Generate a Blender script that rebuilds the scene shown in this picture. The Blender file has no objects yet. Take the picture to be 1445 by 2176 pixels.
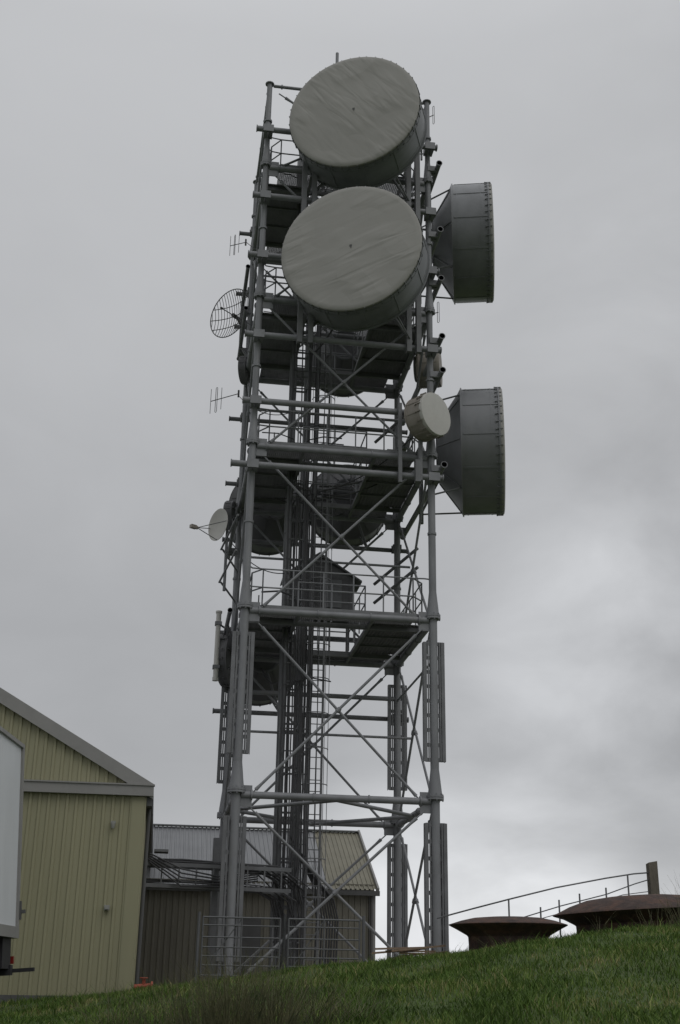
import bpy, math, random
import numpy as np
from mathutils import Vector, Matrix
random.seed(7); np.random.seed(7)
V=Vector
scene=bpy.context.scene
# ------------------------------------------------------------------ helpers
class MB:
    def __init__(s): s.v=[]; s.f=[]
    def add(s,vs,fs):
        o=len(s.v); s.v+= [tuple(x) for x in vs]; s.f+=[tuple(i+o for i in f) for f in fs]
    def tube(s,p,q,r1,r2=None,n=10,caps=True):
        p=V(p);q=V(q);r2=r1 if r2 is None else r2
        d=q-p
        if d.length<1e-6: return
        d.normalize()
        a=V((0,0,1)) if abs(d.z)<.9 else V((1,0,0))
        x=d.cross(a).normalized(); y=d.cross(x)
        vs=[]
        for c,r in((p,r1),(q,r2)):
            for i in range(n):
                t=2*math.pi*i/n; vs.append(c+x*(r*math.cos(t))+y*(r*math.sin(t)))
        fs=[(i,(i+1)%n,n+(i+1)%n,n+i) for i in range(n)]
        if caps: fs+=[tuple(range(n-1,-1,-1)),tuple(range(n,2*n))]
        s.add(vs,fs)
    def path(s,pts,r,n=6):
        pts=[V(p) for p in pts]
        vs=[];m=len(pts)
        for k,p in enumerate(pts):
            d=(pts[min(k+1,m-1)]-pts[max(k-1,0)]).normalized()
            a=V((0.13,0.2,1)) if abs(d.z)<.9 else V((1,0.1,0))
            x=d.cross(a).normalized(); y=d.cross(x)
            for i in range(n):
                t=2*math.pi*i/n; vs.append(p+x*(r*math.cos(t))+y*(r*math.sin(t)))
        fs=[(k*n+i,k*n+(i+1)%n,(k+1)*n+(i+1)%n,(k+1)*n+i) for k in range(m-1) for i in range(n)]
        fs+=[tuple(range(n-1,-1,-1)),tuple(range((m-1)*n,m*n))]
        s.add(vs,fs)
    def box(s,a,b):
        x0,y0,z0=a;x1,y1,z1=b
        s.add([(x0,y0,z0),(x1,y0,z0),(x1,y1,z0),(x0,y1,z0),(x0,y0,z1),(x1,y0,z1),(x1,y1,z1),(x0,y1,z1)],
              [(3,2,1,0),(4,5,6,7),(0,1,5,4),(1,2,6,5),(2,3,7,6),(3,0,4,7)])
    def obox(s,c,ax,ay,az,hx,hy,hz):
        c=V(c);ax=V(ax).normalized();ay=V(ay).normalized();az=V(az).normalized()
        vs=[c+ax*(hx*i)+ay*(hy*j)+az*(hz*k) for k in(-1,1) for i,j in((-1,-1),(1,-1),(1,1),(-1,1))]
        s.add(vs,[(3,2,1,0),(4,5,6,7),(0,1,5,4),(1,2,6,5),(2,3,7,6),(3,0,4,7)])
    def bar(s,p,q,w,h,up=(0,0,1)):
        p=V(p);q=V(q);d=(q-p);L=d.length;d.normalize();up=V(up)
        if abs(d.dot(up))>.95: up=V((1,0,0))
        x=d.cross(up).normalized();y=x.cross(d)
        s.obox((p+q)/2,d,x,y,L/2,w/2,h/2)
    def lathe(s,prof,o,ax,n=64,up=(0,0,1)):
        o=V(o);ax=V(ax).normalized();u=V(up)
        if abs(ax.dot(u))>.95:u=V((1,0,0))
        x=u.cross(ax).normalized();y=ax.cross(x)
        rings=[]
        for r,z in prof:
            if r<1e-6:
                s.v.append(tuple(o+ax*z)); rings.append([len(s.v)-1])
            else:
                b=len(s.v)
                for i in range(n):
                    t=2*math.pi*i/n
                    s.v.append(tuple(o+ax*z+x*(r*math.cos(t))+y*(r*math.sin(t))))
                rings.append(list(range(b,b+n)))
        for A,B in zip(rings,rings[1:]):
            for i in range(n):
                j=(i+1)%n
                if len(A)==1 and len(B)==1: continue
                if len(A)==1: s.f.append((A[0],B[i],B[j]))
                elif len(B)==1: s.f.append((A[i],B[0],A[j]))
                else: s.f.append((A[i],B[i],B[j],A[j]))
    def ringbar(s,o,ax,r,rt,n=48,m=6):
        o=V(o);ax=V(ax).normalized();u=V((0,0,1)) if abs(ax.z)<.95 else V((1,0,0))
        x=u.cross(ax).normalized();y=ax.cross(x);b=len(s.v)
        for i in range(n):
            t=2*math.pi*i/n;rd=x*math.cos(t)+y*math.sin(t)
            for j in range(m):
                q=2*math.pi*j/m
                s.v.append(tuple(o+rd*(r+rt*math.cos(q))+ax*(rt*math.sin(q))))
        for i in range(n):
            for j in range(m):
                s.f.append((b+i*m+j,b+((i+1)%n)*m+j,b+((i+1)%n)*m+(j+1)%m,b+i*m+(j+1)%m))
ORG={}
def mkobj(name,mb,mats,parent=None,origin=None,label=None,category=None,group=None,smooth=True,kind=None):
    me=bpy.data.meshes.new(name)
    arr=np.array(mb.v,dtype=float)
    if origin is None:
        lo=arr.min(0);hi=arr.max(0);origin=((lo[0]+hi[0])/2,(lo[1]+hi[1])/2,lo[2])
    arr=arr-np.array(origin)
    me.from_pydata(arr.tolist(),[],mb.f);me.update()
    if not isinstance(mats,(list,tuple)):mats=[mats]
    for m in mats: me.materials.append(m)
    if smooth:
        me.polygons.foreach_set("use_smooth",[True]*len(me.polygons))
        try: me.set_sharp_from_angle(angle=math.radians(38))
        except Exception: pass
    ob=bpy.data.objects.new(name,me);scene.collection.objects.link(ob)
    ORG[ob.name]=V(origin)
    if parent is not None:
        ob.parent=parent;ob.location=V(origin)-ORG[parent.name]
    else: ob.location=V(origin)
    if label: ob["label"]=label
    if category: ob["category"]=category
    if group: ob["group"]=group
    if kind: ob["kind"]=kind
    return ob
def empty(name,loc,label,category,group=None):
    e=bpy.data.objects.new(name,None);scene.collection.objects.link(e);e.location=loc;e.empty_display_size=.3
    ORG[e.name]=V(loc);e["label"]=label;e["category"]=category
    if group:e["group"]=group
    return e
# ------------------------------------------------------------------ materials
def mat(name,col,rough=.6,metal=0.,var=.25,scale=3.,stretch=(1,1,1),col2=None,bump=0.,bscale=20.,spec=.4,stain=None,stainpos=(.55,.75),fold=None,bdist=.05):
    m=bpy.data.materials.new(name);m.use_nodes=True;nt=m.node_tree;N=nt.nodes;L=nt.links
    b=N["Principled BSDF"];b.inputs["Roughness"].default_value=rough;b.inputs["Metallic"].default_value=metal
    b.inputs["Specular IOR Level"].default_value=spec
    g=N.new("ShaderNodeNewGeometry");mp=N.new("ShaderNodeMapping");mp.inputs["Scale"].default_value=stretch
    L.new(g.outputs["Position"],mp.inputs["Vector"])
    n=N.new("ShaderNodeTexNoise");n.inputs["Scale"].default_value=scale;n.inputs["Detail"].default_value=6;n.inputs["Roughness"].default_value=.6
    L.new(mp.outputs[0],n.inputs["Vector"])
    r=N.new("ShaderNodeValToRGB");c2=col2 or tuple(c*(1-var) for c in col)
    r.color_ramp.elements[0].position=.3;r.color_ramp.elements[1].position=.7
    r.color_ramp.elements[0].color=(*c2,1);r.color_ramp.elements[1].color=(*col,1)
    L.new(n.outputs["Fac"],r.inputs["Fac"]);out=r.outputs["Color"]
    if stain:
        n2=N.new("ShaderNodeTexNoise");n2.inputs["Scale"].default_value=scale*.5;n2.inputs["Detail"].default_value=8;n2.inputs["Roughness"].default_value=.7
        L.new(mp.outputs[0],n2.inputs["Vector"])
        r2=N.new("ShaderNodeValToRGB");r2.color_ramp.elements[0].position=stainpos[0];r2.color_ramp.elements[1].position=stainpos[1]
        r2.color_ramp.elements[0].color=(0,0,0,1);r2.color_ramp.elements[1].color=(.8,.8,.8,1)
        L.new(n2.outputs["Fac"],r2.inputs["Fac"])
        mx=N.new("ShaderNodeMixRGB");mx.inputs[2].default_value=(*stain,1)
        L.new(r2.outputs["Color"],mx.inputs[0]);L.new(out,mx.inputs[1]);out=mx.outputs[0]
    L.new(out,b.inputs["Base Color"])
    if bump:
        nb=N.new("ShaderNodeTexNoise");nb.inputs["Scale"].default_value=bscale;nb.inputs["Detail"].default_value=3
        hgt=nb.outputs["Fac"]
        if fold:
            r1=N.new("ShaderNodeMapping");r1.inputs["Rotation"].default_value=(0,math.radians(fold[0]),0);L.new(g.outputs["Position"],r1.inputs["Vector"])
            r3=N.new("ShaderNodeMapping");r3.inputs["Scale"].default_value=(fold[1],1,fold[2]);L.new(r1.outputs[0],r3.inputs["Vector"])
            L.new(r3.outputs[0],nb.inputs["Vector"]);nb.inputs["Distortion"].default_value=.5;nb.inputs["Detail"].default_value=1.5
            # folds come and go across the cloth
            nk=N.new("ShaderNodeTexNoise");nk.inputs["Scale"].default_value=.8;nk.inputs["Detail"].default_value=1;L.new(g.outputs["Position"],nk.inputs["Vector"])
            mr=N.new("ShaderNodeMapRange");mr.inputs[1].default_value=.40;mr.inputs[2].default_value=.62;mr.inputs[3].default_value=.2;mr.inputs[4].default_value=1.0;L.new(nk.outputs["Fac"],mr.inputs[0])
            ml=N.new("ShaderNodeMath");ml.operation='MULTIPLY';L.new(nb.outputs["Fac"],ml.inputs[0]);L.new(mr.outputs[0],ml.inputs[1]);hgt=ml.outputs[0]
        else: L.new(mp.outputs[0],nb.inputs["Vector"])
        bm=N.new("ShaderNodeBump");bm.inputs["Strength"].default_value=bump;bm.inputs["Distance"].default_value=bdist
        L.new(hgt,bm.inputs["Height"]);L.new(bm.outputs[0],b.inputs["Normal"])
    return m
M_steel=mat("galvanised_steel",(.245,.25,.262),.55,.05,.32,2.5,(1,1,.4),stain=(.15,.143,.135))
M_steel2=mat("dull_steel",(.185,.188,.196),.6,.05,.32,2.5)
M_grate=mat("deck_grating_steel",(.20,.20,.205),.7,0,.3,3)
M_deck=mat("deck_panel_steel",(.21,.21,.215),.8,0,.35,2)
M_cable=mat("black_cable",(.065,.065,.068),.6,0,.2,2)
M_rad=mat("radome_fabric",(.335,.328,.308),.75,0,.08,.8,bump=.62,bscale=1.0,bdist=.11,stain=(.295,.288,.27),stainpos=(.45,.8),fold=(38,3.6,.8))
M_rad2=mat("creased_radome_fabric",(.335,.328,.308),.75,0,.08,.8,bump=.60,bscale=1.0,bdist=.11,stain=(.295,.288,.27),stainpos=(.45,.8),fold=(-68,3.2,.7))
M_radw=mat("white_radome",(.50,.49,.46),.6,0,.12,3,stain=(.38,.36,.33))
M_shroud=mat("grey_shroud",(.235,.242,.252),.5,.15,.35,1.2,(1,1,.5),stain=(.15,.15,.15))
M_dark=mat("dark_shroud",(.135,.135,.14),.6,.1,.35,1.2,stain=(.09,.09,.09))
M_cream=mat("cream_shroud",(.33,.30,.265),.6,0,.3,2,stain=(.22,.19,.16))
M_white=mat("white_paint",(.64,.66,.68),.4,0,.12,1.5,(1,1,.3),stain=(.48,.49,.49))
M_khaki=mat("khaki_cladding",(.31,.297,.19),.55,0,.14,1.2,(1,1,.15),stain=(.225,.215,.145))
M_khaki2=mat("mossy_roof_sheet",(.25,.235,.18),.6,0,.2,1.5,(1,1,1),stain=(.17,.16,.115))
M_brown=mat("brown_cladding",(.20,.19,.155),.6,0,.22,1.2,(1,1,.2),stain=(.13,.12,.10))
M_trim=mat("grey_trim",(.26,.255,.245),.5,0,.15,2,stain=(.18,.175,.165))
M_trimd=mat("dark_trim",(.10,.10,.10),.6,0,.2,2)
M_roof=mat("grey_sheet_roof",(.28,.285,.295),.5,.1,.2,1,stain=(.19,.19,.195))
M_bounce_gravel=mat("bounce_gravel",(.36,.345,.32),.95,0,.3,9,bump=.4,bscale=40)  # pale tone for the added sheet that throws light upward
M_rust=mat("rusty_steel",(.075,.05,.043),.85,0,.5,5,bump=.4,bscale=12,stain=(.11,.055,.036),stainpos=(.45,.65))
M_wood=mat("weathered_wood",(.17,.15,.12),.85,0,.4,6,(1,1,.3),bump=.4)
M_plank=mat("sawn_timber",(.28,.20,.14),.8,0,.3,5,bump=.3)
M_tyre=mat("tyre_rubber",(.02,.02,.02),.8,0,.2,4)
M_black=mat("black_chassis",(.03,.03,.033),.6,0,.3,4)
M_red=mat("red_lens",(.2,.02,.015),.3,0,.1,4)
M_orange=mat("orange_paint",(.35,.08,.045),.6,0,.3,6)
M_glass=mat("lamp_glass",(.27,.27,.25),.3,0,.1,4)
M_rush=mat("rush_stalk",(.15,.135,.07),.7,0,.4,6,col2=(.03,.042,.016))
M_gate=mat("galvanised_gate",(.13,.133,.138),.55,.1,.2,4)
# ------------------------------------------------------------------ camera (lens fitted to the photograph)
PH=math.radians(8);CX,CY=-1.77,-30.05
cd=bpy.data.cameras.new("camera");cam=bpy.data.objects.new("camera",cd);scene.collection.objects.link(cam);scene.camera=cam
cd.sensor_width=36;cd.lens=2547/2176*36;cd.clip_end=6000;cd.clip_start=.1
cam.matrix_world=Matrix.Translation((CX,CY,1.6))@Matrix.Rotation(-PH,4,'Z')@Matrix.Rotation(math.radians(90+21.4),4,'X')@Matrix.Rotation(math.radians(1.03),4,'Z')
def toview(s,t):
    ds=s-CX;dt=t-CY
    return ds*math.cos(PH)-dt*math.sin(PH), ds*math.sin(PH)+dt*math.cos(PH)
def tosite(X,Y): return CX+X*math.cos(PH)+Y*math.sin(PH), CY-X*math.sin(PH)+Y*math.cos(PH)
# ------------------------------------------------------------------ terrain
def sst(a,b,x):
    u=min(1,max(0,(x-a)/(b-a)));return u*u*(3-2*u)
def ground(s,t):
    X,Y=toview(s,t)
    crest=1.78+.130*min(9,max(-6,X))
    z=crest*sst(.5,22,Y)
    post=min(1.5,max(1.15,crest))+max(0,min(X,9)-3.5)*.27
    z=z+(post-z)*sst(25.5,29.5,Y)
    r=math.hypot(X,Y)
    far=-3.5*sst(48,160,r)-60*sst(150,2500,r)
    b=.05*math.sin(X*1.3+Y*.4)*math.sin(Y*.9+1)+.035*math.sin(X*2.7-Y*1.7)
    return z+far+b*sst(4,12,Y)*(1-sst(24,27,Y))
def axis(lo,hi,fine_lo,fine_hi,step):
    a=list(np.arange(fine_lo,fine_hi+1e-6,step));x=fine_hi;d=step
    while x<hi: d*=1.35;x=min(hi,x+d);a.append(x)
    x=fine_lo;d=step
    while x>lo: d*=1.35;x=max(lo,x-d);a.insert(0,x)
    return a
xs=axis(-3000,3000,-12,14,.35);ys=axis(-3000,3500,2,44,.35)
mb=MB();W=len(xs)
for y in ys:
    for x in xs:
        s,t=tosite(x,y);mb.v.append((s,t,ground(s,t)))
for j in range(len(ys)-1):
    for i in range(W-1):
        mb.f.append((j*W+i,j*W+i+1,(j+1)*W+i+1,(j+1)*W+i))
M_ground=mat("turf",(.075,.11,.032),.95,0,.3,1.6,col2=(.045,.065,.02),bump=.6,bscale=14,stain=(.10,.10,.045))
mkobj("ground",mb,M_ground,origin=(0,0,0),kind="structure")
# gravel sheet added unseen round the tower to bounce light onto deck undersides
mb=MB();gs=np.arange(-2.1,9.01,.37);gt=np.arange(-1.6,9.3,.36);W=len(gs)
for y in gt:
    for x in gs: mb.v.append((x,y,ground(x,y)+.035))
for j in range(len(gt)-1):
    for i in range(W-1): mb.f.append((j*W+i,j*W+i+1,(j+1)*W+i+1,(j+1)*W+i))
mkobj("bounce_gravel_yard",mb,M_bounce_gravel,kind="structure")
# grass blades
def grassmat():
    m=bpy.data.materials.new("grass_blades");m.use_nodes=True;nt=m.node_tree;N=nt.nodes;L=nt.links
    b=N["Principled BSDF"];b.inputs["Roughness"].default_value=.7;b.inputs["Specular IOR Level"].default_value=.2
    a=N.new("ShaderNodeAttribute");a.attribute_name="tint"
    r=N.new("ShaderNodeValToRGB");e=r.color_ramp.elements
    e[0].position=0;e[0].color=(.042,.072,.014,1);e[1].position=1;e[1].color=(.27,.24,.11,1)
    x=e.new(.45);x.color=(.078,.142,.024,1);x=e.new(.8);x.color=(.145,.20,.045,1)
    g=N.new("ShaderNodeNewGeometry");n=N.new("ShaderNodeTexNoise");n.inputs["Scale"].default_value=.9;n.inputs["Detail"].default_value=5
    L.new(g.outputs["Position"],n.inputs["Vector"])
    mt=N.new("ShaderNodeMath");mt.operation='MULTIPLY_ADD';mt.inputs[1].default_value=2.1;mt.inputs[2].default_value=-1.02
    L.new(n.outputs["Fac"],mt.inputs[0])
    ad=N.new("ShaderNodeMath");ad.operation='ADD';L.new(a.outputs["Fac"],ad.inputs[0]);L.new(mt.outputs[0],ad.inputs[1])
    L.new(ad.outputs[0],r.inputs["Fac"]);L.new(r.outputs["Color"],b.inputs["Base Color"])
    return m
NB=150000
Y=10+ (np.random.rand(NB)**1.25)*17;X=(np.random.rand(NB)*2-1)*(.31*Y+.4)
ds=X*math.cos(PH)+Y*math.sin(PH)+CX;dt=-X*math.sin(PH)+Y*math.cos(PH)+CY
Z=np.array([ground(a,b) for a,b in zip(ds,dt)])
clump=.5+.5*np.sin(X*1.9+np.sin(Y*1.3)*2)*np.sin(Y*1.6+np.cos(X*1.1)*2)
h=(.04+.08*np.random.rand(NB))*(.5+.85*clump)*(1+1.1*(np.random.rand(NB)>.975))
wd=.004+.004*np.random.rand(NB);an=np.random.rand(NB)*math.pi*2;ln=(np.random.rand(NB,2)-.5)*1.6
P=np.stack([ds,dt,Z-.01],1);side=np.stack([np.cos(an),np.sin(an),0*an],1)*wd[:,None]
mid=P+np.stack([ln[:,0]*h*.3,ln[:,1]*h*.3,h*.6],1);tip=P+np.stack([ln[:,0]*h,ln[:,1]*h,h],1)
vv=np.stack([P-side,P+side,mid+side*.7,mid-side*.7,tip],1).reshape(-1,3)
me=bpy.data.meshes.new("grass");me.vertices.add(NB*5);me.vertices.foreach_set("co",vv.ravel())
base=(np.arange(NB)*5)[:,None]
li=np.concatenate([base+np.array([[0,1,2,3]]),base+np.array([[3,2,4]])],1).ravel()
me.loops.add(NB*7);me.loops.foreach_set("vertex_index",li.astype(np.int32))
me.polygons.add(NB*2)
ls=np.stack([np.arange(NB)*7,np.arange(NB)*7+4],1).ravel()
me.polygons.foreach_set("loop_start",ls.astype(np.int32))
me.update(calc_edges=True);me.validate()
at=me.attributes.new("tint",'FLOAT','POINT');tt=np.clip(np.random.rand(NB)*.75+(np.random.rand(NB)>.94)*.5,0,1)
at.data.foreach_set("value",np.repeat(tt,5).astype(np.float32))
me.materials.append(grassmat())
go=bpy.data.objects.new("grass",me);scene.collection.objects.link(go);go["kind"]="stuff";go["label"]="rough green grass covering the sloping bank";go["category"]="grass"
# rush clumps
def rush(s,t,n,h,spread,label="tall dark rushes growing from the grass",name="rush_clump",w0=.0038):
    mb=MB();z=ground(s,t)
    for i in range(n):
        a=random.random()*6.283;r=random.random()**.7*spread*.5
        p=V((s+r*math.cos(a),t+r*math.sin(a),z-.03));a2=a+random.uniform(-.7,.7)
        hh=h*random.uniform(.5,1.08);lean=random.uniform(.05,.75)*spread*1.1
        pts=[]
        for k in range(5):
            f=k/4;pts.append(p+V((math.cos(a2)*lean*f**1.6,math.sin(a2)*lean*f**1.6,hh*f*(1-.12*f*random.random()))))
        w=w0*random.uniform(.7,1.2)
        for k in range(4): mb.tube(pts[k],pts[k+1],w*(1-k*.2),w*(1-(k+1)*.2),3,False)
    mkobj(name,mb,M_rush,origin=(s,t,z),label=label,category="rushes",group="rush clumps on the bank")
for X,Y,n,hh in((-.95,12.6,300,.92),(-1.3,12.9,220,.82),(-.55,12.8,220,.84),(-1.75,13.3,110,.66),(-.2,13.2,110,.66),(-2.3,14,60,.5),(.25,13.6,60,.5)):
    s,t=tosite(X,Y);rush(s,t,n,hh,.62)
for X,Y,n,hh in((6.2,22.4,40,.85),(6.6,23,34,1.0),(5.7,22.3,20,.6),(4.4,21,10,.45),(2.0,22.5,10,.35),(2.9,22.4,12,.35)):
    s,t=tosite(X,Y);rush(s,t,n,hh,.6,"sparse dry grass stems standing on the bank","dry_grass_tuft",.0042)
# ------------------------------------------------------------------ tower
TL="grey steel lattice telecommunications tower with railed platforms"
TW=empty("lattice_tower",(2.5,2.5,1.5),TL,"tower")
LV=[1.5,5.88,10.6,15.3,19.95,24.55,27.65]
RL=[.12,.112,.102,.093,.087,.082]
C4=[(0,0),(5,0),(5,5),(0,5)]
for (s,t) in C4:
    mb=MB()
    mb.box((s-.35,t-.35,ground(s,t)-.3),(s+.35,t+.35,1.52));
    mb.box((s-.24,t-.24,1.52),(s+.24,t+.24,1.56))
    for i in range(6):
        a,b=LV[i],LV[i+1];r=RL[i]
        mb.tube((s,t,a),(s,t,b),r,None,16)
        if i>0:
            k=r/.12
            mb.tube((s,t,a+.12),(s,t,a+.78),.20*k,r*.99,16);mb.tube((s,t,a+.07),(s,t,a+.12),.24*k,None,16)
            mb.tube((s,t,a+.01),(s,t,a+.06),.24*k,None,16)
            for q in range(8):
                an=q*math.pi/4;mb.tube((s+.215*k*math.cos(an),t+.215*k*math.sin(an),a-.02),(s+.215*k*math.cos(an),t+.215*k*math.sin(an),a+.16),.018,None,6)
            ds_=1 if s==0 else -1;dt_=1 if t==0 else -1
            for dx,dy in((ds_,0),(0,dt_)):
                c=V((s+dx*.22,t+dy*.22,a-.06));mb.obox(c,(dx,dy,0),(dy,dx,0),(0,0,1),.17,.014,.26)
    mb.tube((s,t,27.65),(s,t,27.68),.14,None,12)
    for z in(13.0,17.7,22.3,26.2): mb.tube((s,t,z),(s,t,z+.06),RL[3]*1.35,None,12)
    leg=mkobj("leg",mb,M_steel,TW,origin=(s,t,1.5))
    for z0,z1 in((6.85,9.97),(2.0,5.32)):
        for sg in(-1,1):
            mb=MB()
            for off,w in((.155,.035),(.235,.085)):
                c=s+sg*off
                mb.box((c-w/2,t-.07,z0),(c+w/2,t-.045,z1))
                mb.box((c-sg*w/2-.006,t-.045,z0),(c-sg*w/2+.006,t+.05,z1))
            nn=8
            for k in range(nn+1):
                z=z0+.04+(z1-z0-.08)*k/nn
                lo,hi=sorted((s+sg*.10,s+sg*.25));mb.box((lo,t-.042,z-.05),(hi,t-.025,z+.05))
            mb.box((s+sg*.278-.006,t-.068,z0),(s+sg*.278+.006,t+.09,z1))
            mkobj("stiffener_panel",mb,M_steel2,leg)
faces=[((0,0),(5,0)),((5,0),(5,5)),((5,5),(0,5)),((0,5),(0,0))]
for fi,(A,B) in enumerate(faces):
    A=V((*A,0));B=V((*B,0));d=(B-A).normalized()
    nrm=V((d.y,-d.x,0))
    for i in range(1,7):
        z=LV[i]-(.03 if i<6 else .04);r=.088 if i<6 else .05
        mb=MB();mb.tube(A+d*.12+V((0,0,z)),B-d*.12+V((0,0,z)),r,None,12)
        mb.tube(A+d*.36+V((0,0,z)),A+d*.40+V((0,0,z)),r*1.5,None,12);mb.tube(B-d*.40+V((0,0,z)),B-d*.36+V((0,0,z)),r*1.5,None,12)
        for q in(1.9,3.3): mb.tube(A+d*q+V((0,0,z)),A+d*(q+.03)+V((0,0,z)),r*1.25,None,12)
        mkobj("horizontal_beam",mb,M_steel,TW)
    for i in range(0,6):
        for k in(0,1):
            z0,z1=LV[i]+(.0 if i==0 else -.2),LV[i+1]-.28
            P0,P1=(A,B) if k==0 else (B,A)
            dd=(P1-P0).normalized();off=nrm*(.035 if k==0 else -.035)
            p=P0+dd*.30+V((0,0,z0+.12))+off;q=P1-dd*.30+V((0,0,z1-.0))+off
            mb=MB();e=(q-p).normalized();mb.tube(p+e*.35,q-e*.35,.036,None,8)
            mb.tube(p,p+e*.36,.02,None,6);mb.tube(p+e*.25,p+e*.45,.05,.036,8);mb.tube(q-e*.36,q,.02,None,6);mb.tube(q-e*.45,q-e*.25,.036,.05,8)
            c=(p+q)/2;mb.tube(c-e*.06,c+e*.06,.055,None,8)
            mkobj("diagonal_brace",mb,M_steel,TW)
def beam(p,q,r,name="secondary_beam",m=M_steel,n=10):
    mb=MB();mb.tube(p,q,r,None,n);return mkobj(name,mb,m,TW)
beam((.1,5,9.55),(4.9,5,9.55),.07);beam((5,.1,9.5),(5,4.9,9.5),.03)
for z in(5.8,):
    for p,q in(((2.5,0,z),(5,2.5,z)),((5,2.5,z),(2.5,5,z)),((2.5,5,z),(0,2.5,z)),((0,2.5,z),(2.5,0,z))): beam(p,q,.05)
for z in(7.9,12.9,17.6,22.3):
    beam((.1,2.5,z),(4.9,2.5,z),.035);
# outrigger mounting pipes
def outr(p,q,r=.088,mm=M_steel):
    mb=MB();mb.tube(p,q,r,None,12);p=V(p);q=V(q);d=(q-p).normalized()
    for e,sg in((p,1),(q,-1)):
        mb.tube(e,e+d*sg*.03,r*1.25,None,12)
    if abs(d.x)>.5:
        t=p.y
        for s in(0,5):
            if min(p.x,q.x)<s<max(p.x,q.x):
                tt=0 if t<2 else 5
                mb.box((s-.13,min(t,tt)-.02,p.z-.10),(s-.02,max(t,tt)+.02,p.z+.10));mb.box((s+.03,min(t,tt)-.02,p.z-.10),(s+.14,max(t,tt)+.02,p.z+.10))
                mb.box((s-.15,t-.105,p.z-.12),(s+.16,t-.09,p.z+.12))
    else:
        s=p.x
        for t in(0,5):
            if min(p.y,q.y)<t<max(p.y,q.y):
                ss=0 if s<2 else 5
                mb.box((min(s,ss)-.02,t-.13,p.z-.09),(max(s,ss)+.02,t-.03,p.z+.09));mb.box((min(s,ss)-.02,t+.03,p.z-.09),(max(s,ss)+.02,t+.13,p.z+.09))
    mkobj("mounting_pipe",mb,mm,TW)
for z,a,b in((14.58,-.59,5.27),(16.5,-.36,5.2),(18.58,-.39,5.27),(21.21,-.42,5.24),(23.28,-.37,5.17),(25.69,-.36,5.24)): outr((a,-.3,z),(b,-.3,z))
for z in(25.05,22.65,20.95,19.0,17.9,14.95): outr((5.28,-.42,z),(5.28,5.5,z),.078,M_steel)
for z in(25.7,23.28,22.0,18.58,16.3,14.4,11.4,9.0): outr((-.5,5.3,z),(5.4,5.3,z),.07,M_steel2)
for z in(22.4,20.9,13.9,11.2): outr((-.28,2.2,z),(-.28,5.5,z),.06,M_steel2)
for s in(1.15,1.45,4.30,4.58):
    mb=MB();mb.box((s-.07,-.52,18.35),(s+.07,-.40,25.95));mb.box((s-.075,-.40,18.35),(s-.06,-.33,25.95));mb.box((s+.06,-.40,18.35),(s+.075,-.33,25.95))
    mkobj("support_channel",mb,M_steel2,TW)
mb=MB();mb.box((3.98,-.50,14.3),(4.08,-.40,16.7));mkobj("support_channel",mb,M_steel2,TW)
mb=MB();mb.box((4.45,-.52,14.35),(4.60,-.38,15.0));mb.tube((4.6,-.45,14.4),(4.6,-.45,16.7),.06);mkobj("support_channel",mb,M_steel2,TW)
for z0,z1 in((22.3,25.4),(14.6,18.2)):
    for t in(1.7,3.3):
        beam((5.42,t,z0),(5.42,t,z1),.07,"support_pipe",M_steel2)
for z in(13.3,12.7,18.1): beam((4.2,4.6,z-.3),(5.3,3.3,z+.5),.05,"support_pipe",M_steel2)
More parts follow.
